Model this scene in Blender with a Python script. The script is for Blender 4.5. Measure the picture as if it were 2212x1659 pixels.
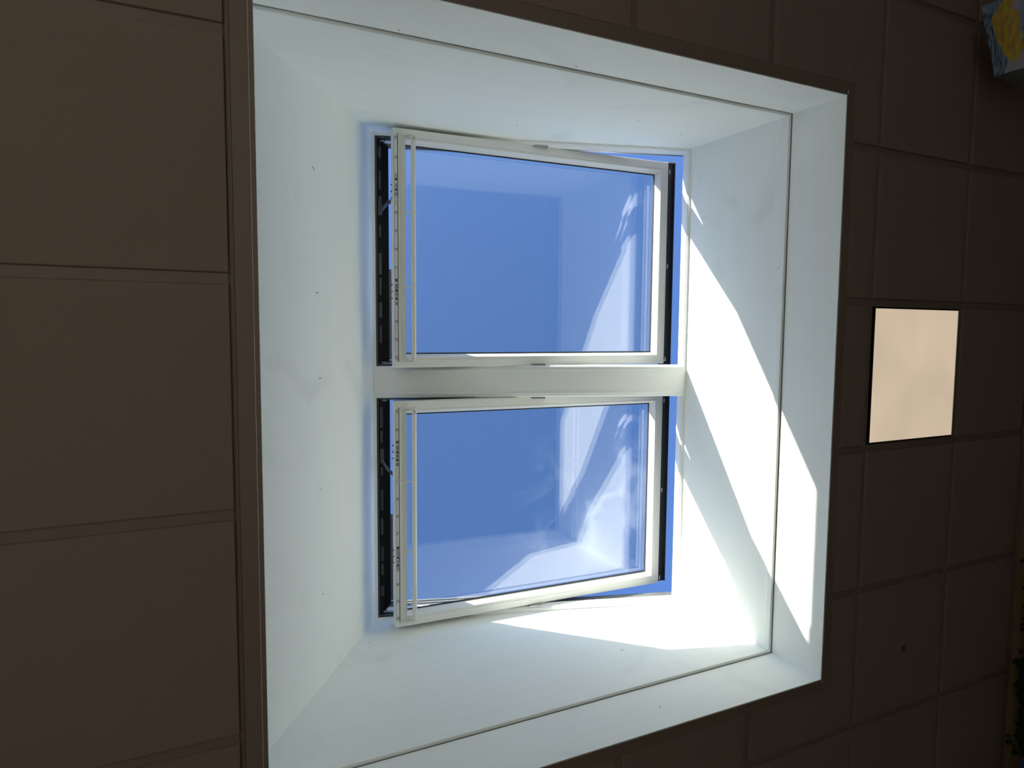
import bpy, math, random
from mathutils import Matrix, Vector, noise
random.seed(7)
# ---------------------------------------------------------------- scene basics
# World: X = photo right, Y = photo down, Z = up (the camera looks up at the ceiling). Ceiling face is at z = H.
H = 3.2
scene = bpy.context.scene
for o in list(bpy.data.objects):
    bpy.data.objects.remove(o, do_unlink=True)
COL = scene.collection

# camera -----------------------------------------------------------
RX = (0.89501575, -0.00783217, -0.44596577)
RY = (-0.02812068, 0.99686591, -0.07394306)
RZ = (0.44514721, 0.07872106, 0.89199045)
camd = bpy.data.cameras.new('camera')
camd.sensor_fit = 'HORIZONTAL'; camd.sensor_width = 36.0
camd.lens = 1493.617 / 2212 * 36.0
camd.clip_start = 0.02; camd.clip_end = 500
cam = bpy.data.objects.new('camera', camd); COL.objects.link(cam)
mw = Matrix.Identity(4)
for i in range(3):
    mw[i][0] = RX[i]; mw[i][1] = -RY[i]; mw[i][2] = -RZ[i]
CAMP = (-2.55773952, 1.32107315, -1.86882198 + H)
mw[0][3], mw[1][3], mw[2][3] = CAMP
cam.matrix_world = mw
scene.camera = cam

# colour management ------------------------------------------------
vs = scene.view_settings
scene.display_settings.display_device = 'sRGB'
vs.view_transform = 'Standard'; vs.look = 'None'; vs.gamma = 1.0; vs.use_curve_mapping = False
vs.exposure = 0.0
scene.cycles.max_bounces = 24; scene.cycles.diffuse_bounces = 16; scene.cycles.transparent_max_bounces = 32
scene.cycles.glossy_bounces = 8

# sun and sky ------------------------------------------------------
TO_SUN = Vector((-1.0, -1.10, 1.007)).normalized()
SUN_E = 16.6
SKY_S = 1.42
sd = bpy.data.lights.new('sun', 'SUN'); sd.energy = SUN_E; sd.angle = math.radians(0.53)
sd.color = (1.0, 0.97, 0.88)
so = bpy.data.objects.new('sun', sd); COL.objects.link(so)
so.rotation_euler = TO_SUN.to_track_quat('Z', 'Y').to_euler(); so.location = (-4, -4, 8)

world = bpy.data.worlds.new('sky'); scene.world = world; world.use_nodes = True
wt = world.node_tree; wt.nodes.clear()
wo = wt.nodes.new('ShaderNodeOutputWorld'); bg = wt.nodes.new('ShaderNodeBackground')
sky = wt.nodes.new('ShaderNodeTexSky'); sky.sky_type = 'NISHITA'; sky.sun_disc = False
sky.sun_elevation = math.asin(TO_SUN.z)
sky.sun_rotation = math.atan2(TO_SUN.x, TO_SUN.y)
sky.altitude = 200; sky.air_density = 1.0; sky.dust_density = 3.0; sky.ozone_density = 1.0
hs = wt.nodes.new('ShaderNodeMix'); hs.data_type = 'RGBA'; hs.blend_type = 'MULTIPLY'
hs.inputs[0].default_value = 1.0
hs.inputs[7].default_value = (0.82, 1.15, 1.76, 1.0)
wt.links.new(sky.outputs[0], hs.inputs[6])
wt.links.new(hs.outputs[2], bg.inputs[0]); bg.inputs[1].default_value = 0.14 * SKY_S
wt.links.new(bg.outputs[0], wo.inputs[0])

# ---------------------------------------------------------------- materials
def nt(name):
    m = bpy.data.materials.new(name); m.use_nodes = True
    t = m.node_tree; b = t.nodes['Principled BSDF']
    return m, t, b

def mat(name, col, rough=0.6, var=0.0, scale=20.0, stretch=(1, 1, 1), bump=0.0, metal=0.0, spec=0.5):
    m, t, b = nt(name)
    b.inputs['Roughness'].default_value = rough
    b.inputs['Metallic'].default_value = metal
    b.inputs['Specular IOR Level'].default_value = spec
    tc = t.nodes.new('ShaderNodeTexCoord'); mp = t.nodes.new('ShaderNodeMapping')
    mp.inputs['Scale'].default_value = stretch
    ns = t.nodes.new('ShaderNodeTexNoise'); ns.inputs['Scale'].default_value = scale; ns.inputs['Detail'].default_value = 5
    t.links.new(tc.outputs['Object'], mp.inputs[0]); t.links.new(mp.outputs[0], ns.inputs['Vector'])
    mx = t.nodes.new('ShaderNodeMix'); mx.data_type = 'RGBA'
    mx.inputs[6].default_value = tuple(c * (1 - var) for c in col) + (1,)
    mx.inputs[7].default_value = tuple(min(1, c * (1 + var)) for c in col) + (1,)
    t.links.new(ns.outputs[0], mx.inputs[0]); t.links.new(mx.outputs[2], b.inputs['Base Color'])
    if bump:
        bp = t.nodes.new('ShaderNodeBump'); bp.inputs['Strength'].default_value = bump; bp.inputs['Distance'].default_value = 0.002
        t.links.new(ns.outputs[0], bp.inputs['Height']); t.links.new(bp.outputs[0], b.inputs['Normal'])
    return m

def painted_wall(name, col, stretch):
    """white emulsion: faint roller streaks plus sparse grey smudges"""
    m, t, b = nt(name)
    b.inputs['Roughness'].default_value = 0.85; b.inputs['Specular IOR Level'].default_value = 0.2
    tc = t.nodes.new('ShaderNodeTexCoord'); mp = t.nodes.new('ShaderNodeMapping'); mp.inputs['Scale'].default_value = stretch
    t.links.new(tc.outputs['Object'], mp.inputs[0])
    n1 = t.nodes.new('ShaderNodeTexNoise'); n1.inputs['Scale'].default_value = 6; n1.inputs['Detail'].default_value = 6
    t.links.new(mp.outputs[0], n1.inputs['Vector'])
    n2 = t.nodes.new('ShaderNodeTexNoise'); n2.inputs['Scale'].default_value = 2.3; n2.inputs['Detail'].default_value = 4; n2.inputs['Distortion'].default_value = 1.0
    t.links.new(tc.outputs['Object'], n2.inputs['Vector'])
    r2 = t.nodes.new('ShaderNodeValToRGB'); r2.color_ramp.elements[0].position = 0.60; r2.color_ramp.elements[1].position = 0.80
    t.links.new(n2.outputs[0], r2.inputs[0])
    a = t.nodes.new('ShaderNodeMix'); a.data_type = 'RGBA'
    a.inputs[6].default_value = tuple(c * 0.972 for c in col) + (1,); a.inputs[7].default_value = tuple(min(1, c * 1.015) for c in col) + (1,)
    t.links.new(n1.outputs[0], a.inputs[0])
    s = t.nodes.new('ShaderNodeMix'); s.data_type = 'RGBA'; s.blend_type = 'MULTIPLY'
    s.inputs[7].default_value = (0.90, 0.90, 0.89, 1)
    t.links.new(a.outputs[2], s.inputs[6]); t.links.new(r2.outputs[0], s.inputs[0])
    t.links.new(s.outputs[2], b.inputs['Base Color'])
    bp = t.nodes.new('ShaderNodeBump'); bp.inputs['Strength'].default_value = 0.12; bp.inputs['Distance'].default_value = 0.002
    t.links.new(n1.outputs[0], bp.inputs['Height']); t.links.new(bp.outputs[0], b.inputs['Normal'])
    return m

def glass_mat(name, tint, smear, r0=0.045):
    """thin window glass: tinted see-through plus angle dependent mirror reflection, faint dried smears"""
    m = bpy.data.materials.new(name); m.use_nodes = True; t = m.node_tree; t.nodes.clear()
    out = t.nodes.new('ShaderNodeOutputMaterial')
    geo = t.nodes.new('ShaderNodeNewGeometry')
    dot = t.nodes.new('ShaderNodeVectorMath'); dot.operation = 'DOT_PRODUCT'
    t.links.new(geo.outputs['Incoming'], dot.inputs[0]); t.links.new(geo.outputs['Normal'], dot.inputs[1])
    ab = t.nodes.new('ShaderNodeMath'); ab.operation = 'ABSOLUTE'; t.links.new(dot.outputs['Value'], ab.inputs[0])
    inv = t.nodes.new('ShaderNodeMath'); inv.operation = 'SUBTRACT'; inv.inputs[0].default_value = 1.0; t.links.new(ab.outputs[0], inv.inputs[1])
    pw = t.nodes.new('ShaderNodeMath'); pw.operation = 'POWER'; pw.inputs[1].default_value = 5.0; t.links.new(inv.outputs[0], pw.inputs[0])
    f = t.nodes.new('ShaderNodeMath'); f.operation = 'MULTIPLY_ADD'; f.inputs[1].default_value = 0.94; f.inputs[2].default_value = r0
    t.links.new(pw.outputs[0], f.inputs[0])
    tr = t.nodes.new('ShaderNodeBsdfTransparent'); tr.inputs[0].default_value = tint + (1,)
    gl = t.nodes.new('ShaderNodeBsdfGlossy'); gl.inputs['Roughness'].default_value = 0.0; gl.inputs[0].default_value = (0.92, 0.90, 1.0, 1)
    mx = t.nodes.new('ShaderNodeMixShader')
    t.links.new(f.outputs[0], mx.inputs[0]); t.links.new(tr.outputs[0], mx.inputs[1]); t.links.new(gl.outputs[0], mx.inputs[2])
    last = mx
    if smear:
        tc = t.nodes.new('ShaderNodeTexCoord')
        ns = t.nodes.new('ShaderNodeTexNoise'); ns.inputs['Scale'].default_value = 4.5; ns.inputs['Detail'].default_value = 6; ns.inputs['Distortion'].default_value = 0.6
        t.links.new(tc.outputs['Object'], ns.inputs['Vector'])
        rp = t.nodes.new('ShaderNodeValToRGB'); rp.color_ramp.elements[0].position = 0.45; rp.color_ramp.elements[1].position = 0.8
        t.links.new(ns.outputs[0], rp.inputs[0])
        dist = t.nodes.new('ShaderNodeVectorMath'); dist.operation = 'DISTANCE'; dist.inputs[1].default_value = (1.12, 0.62, 0.05)
        t.links.new(tc.outputs['Object'], dist.inputs[0])
        mr = t.nodes.new('ShaderNodeMapRange'); mr.inputs[1].default_value = 0.10; mr.inputs[2].default_value = 0.55; mr.inputs[3].default_value = smear; mr.inputs[4].default_value = 0.0
        t.links.new(dist.outputs['Value'], mr.inputs[0])
        mu = t.nodes.new('ShaderNodeMath'); mu.operation = 'MULTIPLY'
        t.links.new(rp.outputs[0], mu.inputs[0]); t.links.new(mr.outputs[0], mu.inputs[1])
        df = t.nodes.new('ShaderNodeBsdfTranslucent'); df.inputs[0].default_value = (0.9, 0.95, 0.92, 1)
        m2 = t.nodes.new('ShaderNodeMixShader')
        t.links.new(mu.outputs[0], m2.inputs[0]); t.links.new(mx.outputs[0], m2.inputs[1]); t.links.new(df.outputs[0], m2.inputs[2])
        last = m2
    t.links.new(last.outputs[0], out.inputs[0])
    return m
GLASS_R0 = 0.085

def emit(name, col, strength):
    """backlit diffuser: slightly uneven brightness of the LEDs behind the sheet"""
    m = bpy.data.materials.new(name); m.use_nodes = True; t = m.node_tree; t.nodes.clear()
    out = t.nodes.new('ShaderNodeOutputMaterial'); e = t.nodes.new('ShaderNodeEmission')
    tc = t.nodes.new('ShaderNodeTexCoord'); ns = t.nodes.new('ShaderNodeTexNoise'); ns.inputs['Scale'].default_value = 3.0
    t.links.new(tc.outputs['Object'], ns.inputs['Vector'])
    mr = t.nodes.new('ShaderNodeMapRange'); mr.inputs[1].default_value = 0.3; mr.inputs[2].default_value = 0.7
    mr.inputs[3].default_value = strength * 0.92; mr.inputs[4].default_value = strength * 1.08
    t.links.new(ns.outputs[0], mr.inputs[0]); t.links.new(mr.outputs[0], e.inputs[1])
    e.inputs[0].default_value = col + (1,); t.links.new(e.outputs[0], out.inputs[0])
    return m

WALLC = (0.935, 0.957, 0.925)
M_wallX = painted_wall('shaft_paint_x', WALLC, (1, 0.25, 6))
M_wallY = painted_wall('shaft_paint_y', WALLC, (0.25, 1, 6))
M_wallL = painted_wall('shaft_paint_slope', WALLC, (4, 0.3, 1))
M_tile = mat('ceiling_tile', (0.216, 0.168, 0.140), 0.9, 0.04, 220, bump=0.25, spec=0.1)
M_rail = mat('ceiling_rail', (0.175, 0.132, 0.108), 0.6, 0.02, 40)
M_edge = mat('ceiling_edge_trim', (0.175, 0.135, 0.108), 0.55, 0.02, 30)
M_frame = mat('window_white_lacquer', (0.88, 0.90, 0.89), 0.35, 0.01, 30, spec=0.4)
M_sash = mat('sash_white_lacquer', (0.86, 0.86, 0.83), 0.35, 0.01, 30, spec=0.4)
M_plast = mat('grey_white_plastic', (0.74, 0.74, 0.69), 0.4, 0.02, 30)
M_strip = mat('slotted_grey_plastic', (0.50, 0.50, 0.46), 0.5, 0.02, 30)
M_slot = mat('vent_filter', (0.93, 0.95, 0.95), 0.7, 0.05, 60)
M_gask = mat('black_rubber', (0.018, 0.022, 0.022), 0.5, 0.1, 50)
M_gaskg = mat('grey_rubber', (0.13, 0.16, 0.16), 0.5, 0.05, 50)
M_black = mat('black_rail', (0.006, 0.007, 0.008), 0.5, 0.2, 40, spec=0.2)
M_dkgrey = mat('dark_grey_metal', (0.045, 0.05, 0.055), 0.4, 0.1, 40, metal=0.3)
M_clad = mat('grey_aluminium_cladding', (0.20, 0.205, 0.21), 0.45, 0.03, 30, metal=0.3)
M_steel = mat('zinc_fitting', (0.45, 0.46, 0.45), 0.35, 0.1, 90, metal=0.8)
M_clip = mat('clip_grey_plastic', (0.30, 0.31, 0.33), 0.5, 0.05, 60)
M_chain = mat('chain_metal', (0.16, 0.17, 0.19), 0.4, 0.3, 90, metal=0.5)
M_dark = mat('dark_fitting', (0.06, 0.065, 0.06), 0.5, 0.1, 90)
M_apron = mat('lead_apron', (0.16, 0.17, 0.19), 0.6, 0.08, 20)
M_roof = mat('roof_membrane', (0.14, 0.14, 0.14), 0.9, 0.15, 15)
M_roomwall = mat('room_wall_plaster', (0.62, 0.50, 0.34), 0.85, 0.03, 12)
M_floor = mat('floor_lino', (0.70, 0.67, 0.61), 0.8, 0.06, 20, bump=0.1)
M_mark = mat('nail_mark', (0.03, 0.03, 0.03), 0.8, 0.1, 50)
M_leaf = mat('ivy_leaf', (0.012, 0.022, 0.009), 0.7, 0.3, 30, spec=0.1)
M_stem = mat('ivy_stem', (0.02, 0.02, 0.012), 0.7, 0.2, 30)
M_pot = mat('blue_pot_glaze', (0.03, 0.07, 0.22), 0.4, 0.1, 20)
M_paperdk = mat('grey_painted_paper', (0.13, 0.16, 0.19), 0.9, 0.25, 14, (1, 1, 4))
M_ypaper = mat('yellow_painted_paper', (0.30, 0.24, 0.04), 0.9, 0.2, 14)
M_cord = mat('thin_cord', (0.2, 0.18, 0.15), 0.8, 0.05, 50)
M_gl_in = glass_mat('window_glass', (0.995, 0.998, 0.975), 0.0)
M_gl_out = glass_mat('coated_outer_glass', (0.990, 0.998, 0.985), 0.0, .072)
M_gl_smear = glass_mat('window_glass_smeared', (0.995, 0.998, 0.975), 0.10)
M_lamp = emit('lamp_diffuser', (1.0, 0.80, 0.585), 0.60)

# ---------------------------------------------------------------- mesh helpers
class MB:
    def __init__(s): s.v = []; s.f = []
    def add(s, vs, fs):
        k = len(s.v); s.v += [tuple(p) for p in vs]; s.f += [tuple(i + k for i in f) for f in fs]; return s
    def box(s, x0, x1, y0, y1, z0, z1, fn=None):
        vs = [(x, y, z) for z in (z0, z1) for y in (y0, y1) for x in (x0, x1)]
        if fn: vs = [fn(*p) for p in vs]
        return s.add(vs, [(0, 2, 3, 1), (4, 5, 7, 6), (0, 1, 5, 4), (2, 6, 7, 3), (0, 4, 6, 2), (1, 3, 7, 5)])
    def prism(s, pts, a0, a1, fn):
        """pts: closed 2D polygon, extruded from a0 to a1; fn(p, q, a) -> xyz"""
        n = len(pts)
        vs = [fn(p, q, a0) for p, q in pts] + [fn(p, q, a1) for p, q in pts]
        fs = [tuple(range(n))[::-1], tuple(range(n, 2 * n))] + [(i, (i + 1) % n, n + (i + 1) % n, n + i) for i in range(n)]
        return s.add(vs, fs)
    def ring(s, x0, x1, y0, y1, prof, fn=None):
        """closed profile [(inset, height)] swept with mitres round a rectangle"""
        n = len(prof); vs = []
        for cx, cy, sx, sy in ((x0, y0, 1, 1), (x1, y0, -1, 1), (x1, y1, -1, -1), (x0, y1, 1, -1)):
            for ins, h in prof: vs.append((cx + sx * ins, cy + sy * ins, h))
        if fn: vs = [fn(*p) for p in vs]
        fs = []
        for c in range(4):
            d = (c + 1) % 4
            for i in range(n):
                j = (i + 1) % n
                fs.append((c * n + i, c * n + j, d * n + j, d * n + i))
        return s.add(vs, fs)
    def cyl(s, p0, p1, r0, r1=None, n=12, cap=True):
        r1 = r0 if r1 is None else r1
        p0 = Vector(p0); p1 = Vector(p1); d = (p1 - p0).normalized()
        u = d.orthogonal().normalized(); w = d.cross(u)
        vs = []
        for p, r in ((p0, r0), (p1, r1)):
            for i in range(n):
                a = 2 * math.pi * i / n
                vs.append(tuple(p + u * (r * math.cos(a)) + w * (r * math.sin(a))))
        fs = [(i, (i + 1) % n, n + (i + 1) % n, n + i) for i in range(n)]
        if cap: fs += [tuple(range(n))[::-1], tuple(range(n, 2 * n))]
        return s.add(vs, fs)
    def clampx(s, v0): s.v = [(max(v0, x), y, z) for x, y, z in s.v]; return s
    def mesh(s, name, m):
        me = bpy.data.meshes.new(name); me.from_pydata(s.v, [], s.f)
        me.validate(); me.update()
        import bmesh
        bm = bmesh.new(); bm.from_mesh(me); bmesh.ops.recalc_face_normals(bm, faces=bm.faces); bm.to_mesh(me); bm.free()
        me.materials.append(m); return me

def link(name, me, parent=None, loc=(0, 0, 0), bevel=0.0, smooth=False):
    o = bpy.data.objects.new(name, me); COL.objects.link(o); o.location = loc
    if parent is not None: o.parent = parent
    if bevel:
        b = o.modifiers.new('bevel', 'BEVEL'); b.width = bevel; b.segments = 2; b.limit_method = 'ANGLE'; b.angle_limit = math.radians(35)
    if smooth and me:
        for p in me.polygons: p.use_smooth = True
    return o

def empty(name, loc=(0, 0, 0), parent=None):
    o = bpy.data.objects.new(name, None); COL.objects.link(o); o.location = loc; o.empty_display_size = 0.05
    if parent is not None: o.parent = parent
    return o

def tag(o, label=None, cat=None, group=None, kind=None):
    if label: o['label'] = label
    if cat: o['category'] = cat
    if group: o['group'] = group
    if kind: o['kind'] = kind
    return o

# ---------------------------------------------------------------- key dimensions (ceiling based: z = 0 is the tile face)
XL, XR, Y0, Y1 = -2.345, -0.211, 0.425, 2.730      # ceiling opening
A = Vector((-1.695, 0, 1.32)); B = Vector((-0.211, 0, 0.865))
SV = (B - A).normalized(); NV = Vector((-SV.z, 0, SV.x)); SL = (B - A).length
SLOPE = math.atan2(-SV.z, SV.x)
def roofp(s, y, n, h=H):            # slope coordinates -> world
    p = A + SV * s + NV * n
    return (p.x, y, p.z + h)
def roofz(x): return A.z + (x - A.x) * (B.z - A.z) / (B.x - A.x)
JZ = 0.256                                           # joint height in the shaft lining
RWX = 1.165                                          # room wall with the ivy
RX0, RY0, RY1 = -5.4, -4.2, 5.4
T = 0.025

# ---------------------------------------------------------------- room shell
b = MB().box(RX0 - .2, RWX + .2, RY0 - .2, RY1 + .2, -0.1, 0)
tag(link('floor', b.mesh('floor', M_floor)), 'pale room floor far below the skylight', 'floor', kind='structure')
def room_wall(name, x0, x1, y0, y1, label, mt=None):
    m = MB(); pts = [(x0, y0), (x1, y0), (x1, y1), (x0, y1)]
    vs = [(x, y, 0) for x, y in pts] + [(x, y, H + roofz(x) - 0.05) for x, y in pts]
    m.add(vs, [(3, 2, 1, 0), (4, 5, 6, 7)] + [(i, (i + 1) % 4, 4 + (i + 1) % 4, 4 + i) for i in range(4)])
    tag(link(name, m.mesh(name, mt or M_roomwall)), label, 'wall', kind='structure')
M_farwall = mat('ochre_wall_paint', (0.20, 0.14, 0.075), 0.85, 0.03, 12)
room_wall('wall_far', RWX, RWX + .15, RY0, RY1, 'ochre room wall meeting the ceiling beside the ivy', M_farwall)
# wall with the room's own daylight window (beyond the left edge of the photograph)
WY0, WY1, WZ0, WZ1 = -3.7, -0.4, 1.4, 2.85
m = MB(); top_ = H + roofz(RX0 - .15) - .05
for (y0, y1, z0, z1) in ((RY0, WY0, 0, top_), (WY1, RY1, 0, top_), (WY0, WY1, 0, WZ0), (WY0, WY1, WZ1, top_)): m.box(RX0 - .15, RX0, y0, y1, z0, z1)
tag(link('wall_near', m.mesh('wall_near', M_roomwall)), 'ochre room wall with a side window, behind the camera', 'wall', kind='structure')
w3 = tag(empty('window_3', (RX0 - .08, (WY0 + WY1) / 2, WZ0)), 'white framed side window in the room wall', 'window', kind='structure')
def swapx(x, y, z): return (z, y, x)
hw3 = (WY1 - WY0) / 2
link('frame', MB().ring(0, WZ1 - WZ0, -hw3, hw3, [(0, -.03), (.06, -.03), (.06, .03), (0, .03)], swapx).mesh('frame', M_frame), w3)
link('mullion', MB().box(-.025, .025, -.03, .03, .0605, WZ1 - WZ0 - .0605).mesh('mullion', M_frame), w3)
for a, c in ((-hw3 + .0605, -.0305), (.0305, hw3 - .0605)):
    link('glass_pane', MB().box(-.003, .003, a, c, .0605, WZ1 - WZ0 - .0605).mesh('glass_pane', M_gl_in), w3)
room_wall('wall_side_one', RX0 - .15, RWX + .15, RY0 - .15, RY0, 'ochre room wall beyond the painted paper lantern')
room_wall('wall_side_two', RX0 - .15, RWX + .15, RY1, RY1 + .15, 'ochre room wall beyond the ceiling sensor')

# roof slab with a hole for the two windows (outside only)
m = MB()
hs0, hs1, hy0, hy1 = -T - .004, SL + T + .004, Y0 - T - .004, Y1 + T + .004
for (a0, a1, c0, c1) in ((-4.4, hs0, RY0 - .4, RY1 + .4), (hs1, SL + 1.75, RY0 - .4, RY1 + .4), (hs0, hs1, RY0 - .4, hy0), (hs0, hs1, hy1, RY1 + .4)):
    m.box(a0, a1, c0, c1, -.06, .045, roofp)
tag(link('roof', m.mesh('roof', M_roof)), 'grey sloping flat roof around the two roof windows', 'roof', kind='structure')

# ---------------------------------------------------------------- ceiling grid: rails and tiles
ceiling = tag(empty('ceiling', (0, 0, H)), 'dark beige suspended tile ceiling around the skylight opening', 'ceiling', kind='structure')
G = 0.6; RW = 0.0135        # half rail width
TR = 0.056                  # trim width round the opening
ox0, ox1, oy0, oy1 = XL - TR, XR + TR, Y0 - TR, Y1 + TR
def clip_rects(x0, x1, y0, y1):
    """rectangle minus the opening -> list of rectangles (grid cells are split only where the opening cuts them)"""
    if x1 <= ox0 or x0 >= ox1 or y1 <= oy0 or y0 >= oy1: return [(x0, x1, y0, y1)]
    out = []
    if x0 < ox0: out.append((x0, ox0, y0, y1)); x0 = ox0
    if x1 > ox1: out.append((ox1, x1, y0, y1)); x1 = ox1
    if y0 < oy0: out.append((x0, x1, y0, oy0))
    if y1 > oy1: out.append((x0, x1, oy1, y1))
    return [r for r in out if r[1] - r[0] > .012 and r[3] - r[2] > .012]
tile_cache = {}
LX0, LX1, LY0, LY1 = 0.0, 0.6, 1.2, 1.8        # the lamp's cell
ix0, ix1 = int(RX0 / G) - 0, 2
for i in range(-9, 2):
    for j in range(-7, 9):
        cx0, cx1, cy0, cy1 = i * G, (i + 1) * G, j * G, (j + 1) * G
        cx1 = min(cx1, RWX - .02)
        if (i, j) == (0, 2): continue
        for (x0, x1, y0, y1) in clip_rects(max(cx0 + RW, RX0), cx1 - (RW if cx1 < 1.1 else .006), cy0 + RW, cy1 - RW):
            w, d = x1 - x0, y1 - y0
            if w < .02 or d < .02: continue
            key = (round(w, 3), round(d, 3))
            if key not in tile_cache:
                w2, d2 = w / 2, d / 2
                q2 = MB()
                lay = [(0.0, .0135), (0.0, .0075), (.002, .0012), (.0045, 0)]
                vs = []
                for ins, z in lay:
                    vs += [(-w2 + ins, -d2 + ins, z), (w2 - ins, -d2 + ins, z), (w2 - ins, d2 - ins, z), (-w2 + ins, d2 - ins, z)]
                fs = [(0, 1, 2, 3), (15, 14, 13, 12)]
                for k in range(3):
                    for c in range(4): fs.append((k * 4 + c, k * 4 + (c + 1) % 4, k * 4 + 4 + (c + 1) % 4, k * 4 + 4 + c))
                q2.add(vs, fs); tile_cache[key] = q2.mesh('tile', M_tile)
            dz = random.uniform(-.0008, .0008)
            link('tile', tile_cache[key], ceiling, ((x0 + x1) / 2, (y0 + y1) / 2, dz))
# rails: long runners along Y, cross rails along X, each a piece
def rail(x0, x1, y0, y1):
    link('grid_rail', MB().box(x0, x1, y0, y1, .0085, .020).mesh('grid_rail', M_rail), ceiling)
for i in range(-9, 2):
    x = i * G
    if ox0 < x < ox1:
        rail(x - RW - .002, x + RW + .002, RY0, oy0); rail(x - RW - .002, x + RW + .002, oy1, RY1)
    else: rail(x - RW - .002, x + RW + .002, RY0, RY1)
for j in range(-7, 9):
    y = j * G
    for i in range(-10, 2):
        x0, x1 = max(i * G + RW + .002, RX0), min((i + 1) * G - RW - .002, RWX)
        if oy0 < y < oy1:
            if x0 < ox0 < x1: x1 = ox0
            elif x0 < ox1 < x1: x0 = ox1
            elif x0 >= ox0 and x1 <= ox1: continue
        if x1 - x0 > .01:
            link('grid_rail', MB().box(x0, x1, y - RW - .002, y + RW + .002, .0090, .019).mesh('grid_rail', M_rail), ceiling)
# unseen board added above the tiles to stop light leaking round the opening
m = MB()
for (a0, a1, c0, c1) in ((RX0, XL - .03, RY0, RY1), (XR + .03, RWX, RY0, RY1), (XL - .03, XR + .03, RY0, Y0 - .03), (XL - .03, XR + .03, Y1 + .03, RY1)):
    m.box(a0, a1, c0, c1, .021, .03)
link('light_block_board', m.mesh('light_block_board', M_rail), ceiling)

# flat metal trim round the opening: wide band plus a narrow raised lip
def trim(name, x0, x1, y0, y1, lip, label):
    t = tag(empty(name, ((x0 + x1) / 2, (y0 + y1) / 2, H)), label, 'trim', kind='structure')
    cx, cy = (x0 + x1) / 2, (y0 + y1) / 2
    link('flat_band', MB().box(x0 - cx, x1 - cx, y0 - cy, y1 - cy, -.0015, .018).mesh('flat_band', M_edge), t, bevel=.0008)
    lx0, lx1, ly0, ly1 = lip
    link('lip', MB().box(lx0 - cx, lx1 - cx, ly0 - cy, ly1 - cy, -.004, -.0006).mesh('lip', M_edge), t, bevel=.0008)
LP = .013; OFF = 0.007
trim('trim_1', ox0, XL - LP - .001, oy0, oy1, (XL - LP, XL - .0015, Y0 - LP, Y1 + LP), 'dark brown trim along the high side of the opening, beside the widest tiles')
trim('trim_2', XR + LP + .0045, ox1, oy0, oy1, (XR + OFF + .0015, XR + LP + .004, Y0 - LP, Y1 + LP), 'dark brown trim along the opening edge nearest the lit ceiling lamp')
trim('trim_3', XL - LP, XR + LP, oy0, Y0 - LP - .0045, (XL, XR + OFF, Y0 - LP - .004, Y0 - OFF - .0015), 'dark brown trim along the opening edge nearest the painted lantern')
trim('trim_4', XL - LP, XR + LP, Y1 + LP + .0045, oy1, (XL, XR + OFF, Y1 + OFF + .0015, Y1 + LP + .004), 'dark brown trim along the opening edge nearest the ceiling sensor')
tag(link('trim_5', MB().box(RWX - .026, RWX, RY0, RY1, -.003, .0, ).box(RWX - .002, RWX, RY0, RY1, -.010, -.003).mesh('trim_5', M_edge), None, (0, 0, H)),
    'brown wall angle between the ceiling tiles and the ivy wall', 'trim', kind='structure')

# ---------------------------------------------------------------- skylight shaft lining
OFF = 0.007
def shaft_wall(name, label):
    return tag(empty(name, (0, 0, H)), label, 'wall', kind='structure')
def f_xz(p, q, a): return (p, a, q)
def strip_and_lower_y(t, yin, yout, sgn):
    # lower band sits OFF behind the upper panel face
    lo = MB().prism([(XL - T, 0.0), (XR + T, 0.0), (XR + T, JZ), (XL - T, JZ)], yin - sgn * OFF, yout, f_xz)
    link('lower_panel', lo.mesh('lower_panel', M_wallY), t)
    xl = XL - T + (0) ; 
    pts = [(XL - T, JZ + .006), (XR + T, JZ + .006), (XR + T, roofz(XR + T)), (A.x, A.z), (XL - T, .385 - T * 1.438)]
    link('upper_panel', MB().prism(pts, yin, yout, f_xz).mesh('upper_panel', M_wallY), t)
    link('edge_strip', MB().box(XL, XR - .008, min(yin, yin + sgn * .004), max(yin, yin + sgn * .004), JZ + .008, JZ + .034).mesh('edge_strip', M_wallY), t, bevel=.001)
    link('joint_shadow_strip', MB().box(XL, XR, min(yin - sgn * OFF, yout), max(yin - sgn * OFF, yout), JZ, JZ + .006).mesh('joint_shadow_strip', M_gaskg), t)  # dark grey strip stands in for the shadow in the panel joint gap
w_top = shaft_wall('wall_top', 'white painted shaft wall nearest the painted paper lantern')
strip_and_lower_y(w_top, Y0, Y0 - T, 1)
w_bot = shaft_wall('wall_bottom', 'white painted shaft wall with one large triangular sun patch, nearest the sensor')
strip_and_lower_y(w_bot, Y1, Y1 + T, -1)
w_rt = shaft_wall('wall_right', 'white painted shaft wall striped by long slanting sun patches')
link('lower_panel', MB().box(XR + OFF, XR + T, Y0 - OFF, Y1 + OFF, .0, JZ).mesh('lower_panel', M_wallX), w_rt)
link('upper_panel', MB().box(XR, XR + T, Y0, Y1, JZ + .006, .8655).mesh('upper_panel', M_wallX), w_rt)
link('edge_strip', MB().box(XR - .004, XR, Y0 + .004, Y1 - .004, JZ + .008, JZ + .034).mesh('edge_strip', M_wallX), w_rt, bevel=.001)
link('joint_shadow_strip', MB().box(XR + OFF, XR + T, Y0 - OFF, Y1 + OFF, JZ, JZ + .006).mesh('joint_shadow_strip', M_gaskg), w_rt)  # same dark strip, the joint gap's shadow put into its colour
w_lt = shaft_wall('wall_left', 'white sloping shaft wall on the high side of the windows, all in shade')
link('lower_panel', MB().box(XL - T, XL, Y0 - OFF, Y1 + OFF, .0, .385).mesh('lower_panel', M_wallX), w_lt)
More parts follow.
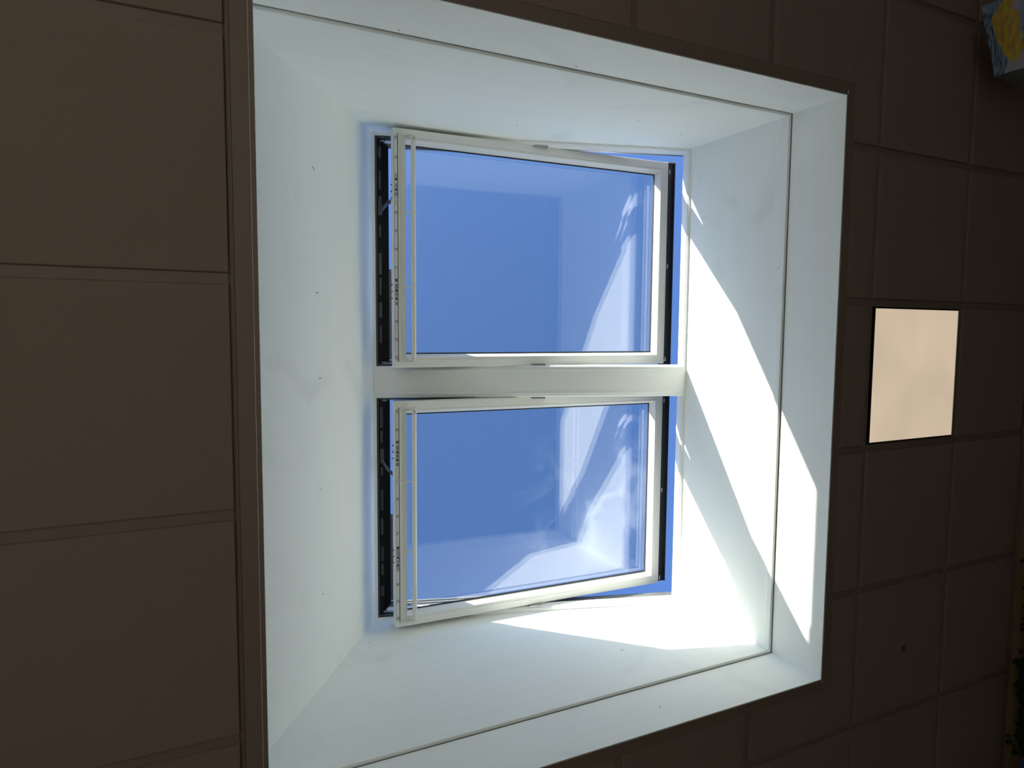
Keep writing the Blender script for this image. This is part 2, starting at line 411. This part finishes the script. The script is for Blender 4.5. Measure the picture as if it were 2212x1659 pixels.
link('upper_panel', MB().prism([(XL, .385), (A.x, A.z), (A.x - T, A.z + .012), (XL - T, .385)], Y0, Y1, f_xz).mesh('upper_panel', M_wallL), w_lt)

# nail marks and specks seen on the lining: small shallow discs
def mark(t, p, nrm, r=.0028):
    p = Vector(p); nrm = Vector(nrm).normalized()
    link('nail_mark', MB().cyl(p - nrm * .001, p + nrm * .0008, r, r * .8, 8).mesh('nail_mark', M_mark), t)
MARKS = {'left': [(-2.0567, 0.7297, 0.7996), (-2.0508, 0.7356, 0.808), (-2.0459, 1.1889, 0.8152), (-2.0423, 1.1879, 0.8203), (-2.0360, 1.5142, 0.8294),
                  (-2.0336, 1.5137, 0.833), (-2.0377, 1.9463, 0.8271), (-2.0365, 2.3649, 0.8288)]}
nl = Vector((.82, 0, -.57))
for p in MARKS['left']: mark(w_lt, p, nl)
MARK_TOP = [(-1.9, .425, .235), (-1.27, .425, .235), (-1.66, .425, 1.19), (-1.15, .425, .92), (-.72, .425, .62), (-.42, .425, .70)]
for p in MARK_TOP: mark(w_top, (p[0], Y0 if p[2] > JZ else Y0 - OFF, p[2]), (0, 1, 0))
for p in [(-.93, 2.73, .12), (-.80, 2.73, .55), (-.79, 2.73, .555), (-1.78, 2.73, 1.1)]: mark(w_bot, (p[0], Y1 if p[2] > JZ else Y1 + OFF, p[2]), (0, -1, 0))
for p in [(.57, .80), (1.48, .83), (1.74, .80), (2.28, .84), (2.58, .83), (1.05, .29), (2.2, .30)]: mark(w_rt, (XR - (0 if p[1] > .3 else .004), p[0], p[1]), (-1, 0, 0), .0022)

# beam between the two windows
WIN = [(0.425, 1.513, 0.441, 1.497), (1.634, 2.730, 1.652, 2.706)]
by0, by1 = WIN[0][1] + .0005, WIN[1][0] - .0005
beam = tag(empty('beam', roofp(0, (by0 + by1) / 2, 0)), 'smooth white boxed beam dividing the two roof windows', 'beam', kind='structure')
beam.rotation_euler = (0, SLOPE, 0)
hy = (by1 - by0) / 2
link('casing', MB().box(.0, SL, -hy, hy, -.004, .12).mesh('casing', M_frame), beam, bevel=.004)
link('top_flashing', MB().box(-.06, SL + .05, -hy - .01, hy + .01, .121, .15).mesh('top_flashing', M_clad), beam, bevel=.003)
for sg in (-1, 1):
    link('edge_bead', MB().box(.004, SL - .004, min(sg * (hy - .006), sg * hy), max(sg * (hy - .006), sg * hy), -.0065, -.0035).mesh('edge_bead', M_frame), beam, bevel=.001)

# ---------------------------------------------------------------- roof windows
TH = math.atan2(.375, 1.424)          # opening angle of the sashes
def window(idx, fy0, fy1, sy0, sy1, label, smear, chain_pts, mech):
    W = tag(empty('window_%d' % idx, roofp(0, fy0, 0)), label, 'window', kind='structure')
    W.rotation_euler = (0, SLOPE, 0)
    w = fy1 - fy0
    # fixed frame -------------------------------------------------
    fr = link('frame', MB().ring(0, SL, 0, w, [(-.022, 0), (.010, 0), (.0125, .0035), (.0145, .004), (.018, .012), (.0185, .060), (.004, .062), (-.022, .062)]).mesh('frame', M_frame), W)
    # rubber seal, two parallel lines in the upper half
    SP = .48
    def u_run(ins, wd, n0, n1, s_end, mtl, nm, parent, top=True, bevel=0):
        q = MB()
        if top: q.box(ins, ins + wd, ins, w - ins, n0, n1)
        q.box(ins + (wd if top else 0), s_end, ins, ins + wd, n0, n1)
        q.box(ins + (wd if top else 0), s_end, w - ins - wd, w - ins, n0, n1)
        return link(nm, q.mesh(nm, mtl), parent, bevel=bevel)
    u_run(.0155, .004, .004, .030, SP, M_gask, 'rubber_seal', fr)
    u_run(.0190, .003, .010, .036, SP - .01, M_gaskg, 'rubber_seal', fr)
    u_run(.0215, .003, .016, .040, SP - .02, M_gask, 'rubber_seal', fr)
    # white inner lining of the upper half, sides only
    q = MB()
    for (a, c) in ((.020, .0245), (w - .0245, w - .020)): q.box(.03, SP - .03, a, c, .062, .100)
    link('side_lining', q.mesh('side_lining', M_frame), fr)
    # grey outer cladding stepping inwards, sides of the upper half
    for nm, ins, wd, n0, n1, se in (('side_cladding', .0, .026, .100, .116, .745), ('side_cladding', .0, .031, .117, .134, .75), ('side_cladding', .0, .036, .135, .152, .755)):
        for sd_ in (0, 1):
            a, c = (ins, ins + wd) if sd_ == 0 else (w - ins - wd, w - ins)
            link(nm, MB().box(-.01, se, a, c, n0, n1).mesh(nm, M_clad), fr, bevel=.0015)
    q = MB()
    for a, c in ((0.0, .0195), (w - .0195, w)): q.box(-.01, .74, a, c, .0625, .0995)
    link('side_core', q.mesh('side_core', M_clad), fr)
    # head: black hollow rail, stepped and grooved
    q = MB(); 
    steps = [(.026, .041, .030), (.041, .044, .044), (.044, .051, .058), (.051, .054, .070), (.054, .062, .085), (.062, .065, .097), (.065, .0735, .110)]
    for s0, s1, n0 in steps: q.box(s0, s1, .018 + (s0 - .026) * .35, w - .018 - (s0 - .026) * .35, n0, .152)
    q.box(.0, .026, .0, w, .062, .152)
    hd = link('head_rail', q.mesh('head_rail', M_black), W)
    link('head_hood', MB().box(-.05, .075, -.02, w + .02, .153, .158).box(.0751, .086, w * .56, w - .04, .150, .158).mesh('head_hood', M_clad), fr)
    # fittings clipped under the head rail: keeps and backing strips
    yy = .06; k = 0
    random.seed(idx * 3)
    while yy < w - .12:
        L_ = random.choice([.05, .07, .10])
        if k % 2 == 0:
            link('keep_plate', MB().box(.028, .043, yy, yy + L_, .024, .031).mesh('keep_plate', M_dkgrey), hd, bevel=.001)
        else:
            link('keep_plate', MB().box(.030, .041, yy, yy + L_ * .8, .027, .031).mesh('keep_plate', M_dark), hd, bevel=.001)
        yy += L_ + random.choice([.015, .04, .06]); k += 1
    for yc in (.05, w - .05):
        link('corner_clip', MB().box(.036, .062, .0265 if yc < .1 else w - .034, .034 if yc < .1 else w - .0265, .030, .036).mesh('corner_clip', M_clip), fr, bevel=.001)
    # small oval screw caps at the frame corners
    for (sc, yc, dy_) in ((.05, .019, 1), (SL - .045, .019, 1), (SL - .045, w - .019, -1)):
        link('screw_cap', MB().cyl((sc, yc - dy_ * .001, .026 if sc > 1 else .012), (sc, yc + dy_ * .0012, .026 if sc > 1 else .012), .007, .006, 14).mesh('screw_cap', M_plast), fr)
    # pivot hinges
    for yc in (.022, w - .022):
        link('hinge', MB().box(.76, .83, yc - .003, yc + .003, .01, .058).mesh('hinge', M_steel), fr, bevel=.001)
    # outside: gutters along the lower half and pleated apron under the sill
    q = MB()
    for a, c in ((-.020, .004), (w - .004, w + .020)): q.box(.76, SL + .03, a, c, .0625, .140)
    q.box(SL - .004, SL + .03, 0.003, w - .003, .0625, .072)
    link('gutter', q.mesh('gutter', M_clad), fr)
    q = MB(); npl = 78; pts = []
    for i in range(npl * 2 + 1):
        y = -.03 + (w + .06) * i / (npl * 2)
        pts.append((y, .050 + (.020 if i % 2 else 0)))
    vs = []
    for s_ in (SL + .035, SL + .34):
        for y, n in pts: vs.append((s_, y, n))
    for s_ in (SL + .035, SL + .34):
        for y, n in pts: vs.append((s_, y, .047))
    n_ = len(pts); fs = []
    for i in range(n_ - 1):
        fs.append((i, i + 1, n_ + i + 1, n_ + i)); fs.append((2 * n_ + i, 3 * n_ + i, 3 * n_ + i + 1, 2 * n_ + i + 1))
        fs.append((i, 2 * n_ + i, 2 * n_ + i + 1, i + 1)); fs.append((n_ + i, n_ + i + 1, 3 * n_ + i + 1, 3 * n_ + i))
    fs.append((0, n_, 3 * n_, 2 * n_)); fs.append((n_ - 1, 3 * n_ - 1, 4 * n_ - 1, 2 * n_ - 1))
    q.add(vs, fs)
    link('pleated_apron', q.mesh('pleated_apron', M_apron), W)

    # sash: turned about the pivot, high end dropping into the shaft ---------------
    LA = 1.4725; sw = sy1 - sy0; ovh = .001 if idx == 1 else .0125; HS = -.0125
    q = MB().ring(-.0115, LA, 0, sw, [(.0, .003), (.003, 0), (.034, 0), (.036, .003), (.039, .003), (.041, .0), (.046, .001), (.049, .006), (.060, .042), (.060, .046), (.0, .046)])
    q.v = [(max(0.0, x + (.003 if x < -.008 and z < .002 else 0)), y, z) for x, y, z in q.v]
    sh = link('sash', q.mesh('sash', M_sash), W)
    sh.location = (.100, sy0 - fy0, -.15); sh.rotation_euler = (0, -TH, 0)
    q = MB().box(LA - .0612, LA - .0595, .0616, sw - .0616, .0405, .0465)
    for a, c in ((.0598, .0650), (sw - .0650, sw - .0598)): q.box(.05, LA - .0598, a, c, .0405, .0465)
    link('glazing_seal', q.mesh('glazing_seal', M_gask), sh)
    gi = .0655
    link('glass_pane', MB().box(.046, LA - .050, .050, sw - .050, .0470, .0500).mesh('glass_pane', M_gl_smear if smear else M_gl_in), sh)
    link('glass_pane', MB().box(.046, LA - .050, .050, sw - .050, .0750, .0780).mesh('glass_pane', M_gl_out), sh)
    link('spacer_bar', MB().ring(.043, LA - .044, .044, sw - .044, [(-.003, .0502), (.002, .0502), (.002, .0748), (-.003, .0748)]).mesh('spacer_bar', M_dkgrey), sh)
    # outer cladding of the sash: tight in the upper half, overhanging in the lower half
    q = MB()
    for a, c in ((.004, .030), (sw - .030, sw - .004)): q.box(.022, LA - .001, a, c, .0465, .112)
    q.box(LA - .030, LA - .001, .0305, sw - .0305, .0465, .084).box(.022, .042, .0305, sw - .0305, .0465, .084)
    link('outer_cladding', q.mesh('outer_cladding', M_dkgrey), sh)
    q = MB()
    for a, c in ((-ovh, -.0005), (sw + .0005, sw + ovh)):
        q.prism([(.82, .048), (1.40, .040), (LA, .044), (LA, .078), (.82, .078)], a, c, lambda p, r, a_: (p, a_, r))
    link('side_overhang', q.mesh('side_overhang', M_clad), sh)
    q = MB().box(LA + .001, LA + .074, -.012, sw + .012, .050, .056).box(LA + .068, LA + .074, -.012, sw + .012, .040, .0495)
    link('sill_flashing', q.mesh('sill_flashing', M_dkgrey), sh)
    link('flashing_end', MB().prism([(LA + .001, .049), (LA + .074, .049), (LA + .074, .018)], -.0135, -.0115, lambda p, r, a_: (p, a_, r)).mesh('flashing_end', M_frame), sh)
    q = MB().box(LA + .0005, LA + .012, .02, sw - .02, .010, .040)
    link('sill_seal', q.mesh('sill_seal', M_dark), sh)
    for yc in (.035, sw * .5, sw - .035):
        link('sill_clip', MB().box(LA + .0125, LA + .017, yc, yc + .022, .008, .030).mesh('sill_clip', M_plast), sh)
    # head of the sash: slotted ventilation strip, flap and pull bar
    ya, yb = .037, sw - .037
    hp = MB(); n_s = 12; pitch = (yb - ya - .02) / n_s; bars = [(ya, ya + .012)]
    for i in range(n_s): bars.append((ya + .01 + (i + 1) * pitch - .006, ya + .01 + (i + 1) * pitch + .006))
    bars[-1] = (bars[-1][0], yb)
    for a, c in bars: hp.box(.0025, .0165, a, c, -.0045, -.0003)
    hp.box(.0005, .0025, ya, yb, -.0050, -.0003)
    link('slotted_strip', hp.mesh('slotted_strip', M_strip), sh, bevel=.001)
    link('vent_filter', MB().box(.0026, .0164, ya + .01, yb - .01, -.0016, -.0002).mesh('vent_filter', M_slot), sh)
    for fy in mech:
        yc = ya + (yb - ya) * fy
        for dy_, wd, mt, hh in ((-.055, .012, M_dark, .004), (-.03, .018, M_steel, .0055), (-.008, .010, M_dark, .005), (.008, .014, M_steel, .006), (.028, .010, M_dark, .0045), (.048, .013, M_steel, .005)):
            link('lock_fitting', MB().box(.0045, .0145, yc + dy_, yc + dy_ + wd, -hh, -.0014).mesh('lock_fitting', mt), sh, bevel=.0015)
        for dy_ in (-.03, 0, .03):
            link('lock_pin', MB().cyl((-.006, yc + dy_, .030), (.0005, yc + dy_, .030), .003, n=8).mesh('lock_pin', M_dark), sh)
    ym = .026
    link('flap_gap_strip', MB().box(.0168, .0182, ym, sw - ym, -.006, -.0002).mesh('flap_gap_strip', M_gask), sh)  # black strip along the gap between slotted strip and flap
    # flap: hollow curved profile
    prof = [(.0305, -.014), (.034, -.0145), (.037, -.010), (.046, -.007), (.056, -.0085), (.061, -.011), (.063, -.0105), (.063, -.002), (.0305, -.0003)]
    link('vent_flap', MB().prism(prof, ym, sw - ym, lambda p, r, a_: (p + HS, a_, r)).mesh('vent_flap', M_plast), sh)
    # pull bar
    bp_ = [(.0845, -.022), (.090, -.0275), (.100, -.0275), (.1075, -.020), (.1080, -.012), (.1045, -.012), (.100, -.0195), (.090, -.0195), (.0875, -.017)]
    link('pull_bar', MB().prism(bp_, ym, sw - ym, lambda p, r, a_: (p + HS, a_, r)).mesh('pull_bar', M_plast), sh)
    bracket = [(.034, -.0145), (.050, -.012), (.070, -.016), (.088, -.026), (.108, -.024), (.108, -.012), (.080, -.004), (.034, -.001)]
    posts = [0.0, (sw - 2 * ym) * .338, (sw - 2 * ym) * .666, sw - 2 * ym - .007]
    for k, py in enumerate(posts):
        th_ = .007 if k in (0, 3) else .005
        link('bar_bracket', MB().prism(bracket, ym + py, ym + py + th_, lambda p, r, a_: (p + HS, a_, r)).mesh('bar_bracket', M_plast), sh, bevel=.001)
    # embossed type mark on the pull bar end (tiny unreadable strokes)
    q = MB()
    for i in range(4): q.box(.0915 + HS + i * .0035, .0925 + HS + i * .0035, ym + .012, ym + .012 + (.018 if i % 2 else .012), -.0279, -.0274)
    link('embossed_mark', q.mesh('embossed_mark', M_dark), sh)
    # drive chain between head rail and sash ----------------------------------------
    ch = MB(); N = 16
    (s0, yA, n0), (s1, yB, n1) = chain_pts
    P = []
    for i in range(N + 1):
        u = i / N
        y = yA + (yB - yA) * (1 - (1 - u) ** 2.2)
        P.append(Vector((s0 + (s1 - s0) * u, y - fy0, n0 + (n1 - n0) * (u ** .85))))
    for i in range(N):
        a, c = P[i], P[i + 1]; d = (c - a).normalized(); u = Vector((0, 1, 0)); u = (u - d * u.dot(d)).normalized(); v = d.cross(u)
        hw = .0065; ht = .0035
        for off in (-.0052, .0052):
            vs = []
            e = .0015
            for (pp, sg) in ((a - d * e, 0), (c - d * e * 2.2, 1)):
                for du, dv in ((off - .002, -ht), (off + .002, -ht), (off + .002, ht), (off - .002, ht)): vs.append(tuple(pp + u * du * (1 if i % 2 else .72) + v * dv))
            ch.add(vs, [(0, 1, 2, 3), (7, 6, 5, 4), (0, 4, 5, 1), (1, 5, 6, 2), (2, 6, 7, 3), (3, 7, 4, 0)])
        ch.cyl(a - u * .0085, a + u * .0085, .0025, n=8)
    link('drive_chain', ch.mesh('drive_chain', M_chain), W)
    link('chain_guide', MB().box(.004, .0165, P[-1].y - (sy0 - fy0) - .004, P[-1].y - (sy0 - fy0) + .035, -.0075, -.0012).mesh('chain_guide', M_plast), sh, bevel=.003)
    link('chain_box', MB().box(.027, .046, P[0].y - .05, P[0].y + .012, .020, .0305).mesh('chain_box', M_dark), hd, bevel=.002)
    return W

window(1, *WIN[0], 'tilted open white roof window whose corner is nearest the painted lantern', False, ((.036, .785, .026), (.112, .745, -.118)), (.24, .69))
window(2, *WIN[1], 'tilted open white roof window with smeared glass, next to the large sun patch', True, ((.036, 1.945, .026), (.112, 2.00, -.118)), (.20, .70))

# ---------------------------------------------------------------- ceiling lamp
lamp = tag(empty('ceiling_light', (.3, 1.5, H)), 'square recessed ceiling light panel glowing warm white, between two grid rails', 'light')
link('housing', MB().ring(-.283, .283, -.283, .283, [(0, .0), (.007, .0), (.008, .012), (0, .012)]).mesh('housing', M_black), lamp)
link('diffuser', MB().box(-.275, .275, -.278, .280, .001, .006).mesh('diffuser', M_lamp), lamp)
link('inner_bezel', MB().box(.2752, .2785, -.278, .280, -.001, .006).mesh('inner_bezel', M_frame), lamp)

# small round sensor in a tile
sen = tag(empty('ceiling_sensor', (.308, 2.708, H)), 'small dark round ceiling sensor in the middle of a tile', 'sensor')
link('collar', MB().cyl((0, 0, .002), (0, 0, -.005), .024, .021, 24).mesh('collar', M_tile), sen)
link('dome', MB().cyl((0, 0, -.005), (0, 0, -.010), .0165, .014, 20).cyl((0, 0, -.010), (0, 0, -.014), .014, .008, 20).mesh('dome', M_dark), sen, smooth=False)

# ---------------------------------------------------------------- hanging painted paper lantern
def ray(px, py):
    x = (px - 1106) / 1493.617; y = (py - 829.5) / 1493.617
    return Vector(tuple(RX[i] * x + RY[i] * y + RZ[i] for i in range(3)))
def at_z(px, py, z):      # point on the sight line at height z above/below the ceiling face
    d = ray(px, py); t = (z + H - CAMP[2]) / d.z
    return Vector(CAMP) + d * t
zt, zb = -.14, -.40
c1, c2, c3 = at_z(2120, 15, zt), at_z(2148, 165, zt), at_z(2252, 206, zt)
c4 = c1 + c3 - c2
ctr = (c1 + c2 + c3 + c4) / 4
lan = tag(empty('paper_lantern', (ctr.x, ctr.y, H)), 'painted paper lantern in yellow and blue hanging under the ceiling corner', 'lantern')
def ploc(p): return Vector((p.x - ctr.x, p.y - ctr.y, p.z - H))
# painted front sheet: brush strokes stored as a colour per point of a fine sheet (flat print)
YEL = [(x / 6.9, y / 6.9) for x, y in ((165, 250), (240, 170), (300, 60), (350, -40), (620, -40), (530, 40), (470, 90), (450, 190), (575, 190), (572, 380), (600, 600), (640, 740), (560, 850), (480, 920), (430, 900), (330, 800), (230, 560), (170, 430))]
def inside(x, y, P):
    c = False; n = len(P)
    for i in range(n):
        x0, y0 = P[i]; x1, y1 = P[(i + 1) % n]
        if (y0 > y) != (y1 > y) and x < (x1 - x0) * (y - y0) / (y1 - y0) + x0: c = not c
    return c
NU, NVV = 170, 130
me_v = []; cols = []; me_f = []
th_ = .003
nrm = (c2 - c1).cross(Vector((0, 0, -1))).normalized()
for j in range(NVV + 1):
    for i in range(NU + 1):
        u, v = i / NU, j / NVV
        p = c1 + (c2 - c1) * u; p = Vector((p.x, p.y, H + zt + (zb - zt) * v)) + nrm * (.006 * math.sin(v * 3.0) + .002 * math.sin(u * 7))
        me_v.append(tuple(ploc(p)))
        X = 28 * u + 150 * v; Yp = 15 + 150 * u - 40 * v
        st = .5 + .9 * noise.noise(Vector((X * .22, Yp * .07, 1))) + .35 * noise.noise(Vector((X * .9, Yp * .25, 5))); st = min(1, max(0, st))
        edge = 4 * noise.noise(Vector((X * .05, Yp * .05, 9)))
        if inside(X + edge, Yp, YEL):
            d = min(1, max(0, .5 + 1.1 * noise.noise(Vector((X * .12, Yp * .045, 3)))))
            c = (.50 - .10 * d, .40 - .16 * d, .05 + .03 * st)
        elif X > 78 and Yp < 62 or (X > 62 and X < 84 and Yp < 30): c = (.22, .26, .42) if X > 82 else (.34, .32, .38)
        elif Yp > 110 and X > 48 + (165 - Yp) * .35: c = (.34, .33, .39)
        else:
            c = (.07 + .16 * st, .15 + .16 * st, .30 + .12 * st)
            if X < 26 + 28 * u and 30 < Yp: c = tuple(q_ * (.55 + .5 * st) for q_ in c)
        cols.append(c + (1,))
for j in range(NVV):
    for i in range(NU):
        k = j * (NU + 1) + i; me_f.append((k, k + 1, k + NU + 2, k + NU + 1))
pm = bpy.data.meshes.new('painted_sheet'); pm.from_pydata(me_v, [], me_f); pm.update()
ca = pm.color_attributes.new('paint', 'FLOAT_COLOR', 'POINT')
for i, c in enumerate(cols): ca.data[i].color = c
M_paint, t_, b_ = nt('childlike_paint'); b_.inputs['Roughness'].default_value = .9
at = t_.nodes.new('ShaderNodeAttribute'); at.attribute_name = 'paint'; t_.links.new(at.outputs['Color'], b_.inputs['Base Color'])
pm.materials.append(M_paint)
ps = link('painted_sheet', pm, lan)
sl_ = ps.modifiers.new('thickness', 'SOLIDIFY'); sl_.thickness = .001; sl_.offset = -1
# other three sides
def side(nm, a, c, mt, z0=zt, z1=zb):
    a, c = ploc(a), ploc(c); n_ = Vector((-(c - a).y, (c - a).x, 0)).normalized() * .0015
    vs = [(p.x + q_.x, p.y + q_.y, z) for q_ in (n_, -n_) for z in (z0, z1) for p in (a, c)]
    link(nm, MB().add(vs, [(0, 1, 3, 2), (4, 6, 7, 5), (0, 4, 5, 1), (2, 3, 7, 6), (0, 2, 6, 4), (1, 5, 7, 3)]).mesh(nm, mt), lan)
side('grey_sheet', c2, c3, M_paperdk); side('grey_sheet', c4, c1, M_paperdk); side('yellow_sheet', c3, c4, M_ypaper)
link('cord', MB().cyl((0, 0, -.0), (0, 0, zt + .01), .0012, n=6).mesh('cord', M_cord), lan)
q = MB()
for p in (c1, c2, c3, c4):
    pp = ploc(p); q.cyl((0, 0, zt + .012), (pp.x, pp.y, zt), .001, n=5)
link('cross_wire', q.mesh('cross_wire', M_cord), lan)

# ---------------------------------------------------------------- ivy on the far wall
def at_x(px, py, x):
    d = ray(px, py); t = (x - CAMP[0]) / d.x
    return Vector(CAMP) + d * t
base = at_x(2206, 1640, 1.09)
ivy = tag(empty('ivy_plant', (base.x, base.y, base.z)), 'black silhouetted ivy trailing over the room wall from a blue pot', 'plant')
def lf(p, size, ang):
    """five-lobed ivy leaf, folded along its midrib, hanging just off the wall"""
    pts = [(0, -.15), (.22, -.38), (.52, -.30), (.40, -.02), (.62, .22), (.28, .28), (0, .75), (-.28, .28), (-.62, .22), (-.40, -.02), (-.52, -.30), (-.22, -.38)]
    d = ray(2205, 1500).normalized(); u = Vector((0, 1, 0)); u = (u - d * u.dot(d)).normalized(); v = d.cross(u)
    q = MB(); vs = []
    for z in (0, .02):
        for a, c in pts:
            x_ = a * math.cos(ang) - c * math.sin(ang); y_ = a * math.sin(ang) + c * math.cos(ang)
            pp = p + u * x_ * size + v * y_ * size + d * (abs(a) * .25 * size + z * size) - base
            vs.append(tuple(pp))
    n = len(pts)
    q.add(vs, [tuple(range(n)), tuple(range(n, 2 * n))[::-1]] + [(i, (i + 1) % n, n + (i + 1) % n, n + i) for i in range(n)])
    link('leaf', q.mesh('leaf', M_leaf), ivy)
LEAVES = [(2195, 1430, .030, 1.6), (2206, 1433, .030, .4), (2197, 1480, .028, 1.5), (2204, 1462, .026, 2.6), (2209, 1476, .030, .2), (2177, 1590, .020, 1.7), (2179, 1604, .026, .9),
          (2193, 1627, .032, 1.2), (2189, 1611, .016, 3.0), (2210, 1213, .022, 1.4), (2212, 1271, .018, 1.6), (2209, 1350, .018, 1.4), (2208, 1361, .020, 1.8), (2212, 1336, .018, 2.2),
          (2207, 1408, .022, .9), (2204, 1590, .05, 1.0), (2209, 1570, .05, .3), (2213, 1540, .05, 2.0), (2203, 1605, .04, 2.6)]
for px, py, sz, an in LEAVES: lf(at_x(px, py, 1.09), sz, an)
random.seed(5)
for k in range(70):
    py = random.uniform(1395, 1640); px = 2212 + random.uniform(0, 70) + (0 if py > 1440 else 6)
    lf(at_x(px, py, random.uniform(1.04, 1.12)), random.uniform(.03, .05), random.uniform(0, 6.28))
for k in range(24):
    py = random.uniform(1170, 1400); lf(at_x(random.uniform(2217, 2260), py, random.uniform(1.06, 1.12)), random.uniform(.025, .04), random.uniform(0, 6.28))
for k in range(70):
    py = random.uniform(1430, 1640); lf(at_x(random.uniform(2208, 2232), py, random.uniform(1.06, 1.12)), random.uniform(.032, .05), random.uniform(0, 6.28))
# woody stems
def stem(ptsl, r):
    q = MB()
    for a, c in zip(ptsl[:-1], ptsl[1:]): q.cyl(a - base, c - base, r, r * .9, 7)
    link('stem', q.mesh('stem', M_stem), ivy)
stem([at_x(px, py, 1.10) for px, py in ((2214, 1640), (2211, 1580), (2212, 1500), (2216, 1420), (2220, 1330), (2222, 1250), (2226, 1180))], .008)
stem([at_x(px, py, 1.09) for px, py in ((2206, 1625), (2190, 1605), (2178, 1592))], .002)
stem([at_x(px, py, 1.10) for px, py in ((2212, 1590), (2206, 1480), (2208, 1430))], .004)
stem([at_x(px, py, 1.12) for px, py in ((2222, 1655), (2216, 1560), (2219, 1450))], .010)
pt = at_x(2232, 1672, 1.10) - base
link('pot', MB().cyl(pt + Vector((0, 0, .03)), pt + Vector((0, 0, -.13)), .068, .05, 28).cyl(pt + Vector((0, 0, .035)), pt + Vector((0, 0, .012)), .073, .073, 28).mesh('pot', M_pot), ivy)
wallx = RWX - base.x
link('wall_bracket', MB().box(pt.x - .02, wallx + .002, pt.y - .012, pt.y + .012, pt.z - .142, pt.z - .13).mesh('wall_bracket', M_dkgrey), ivy)
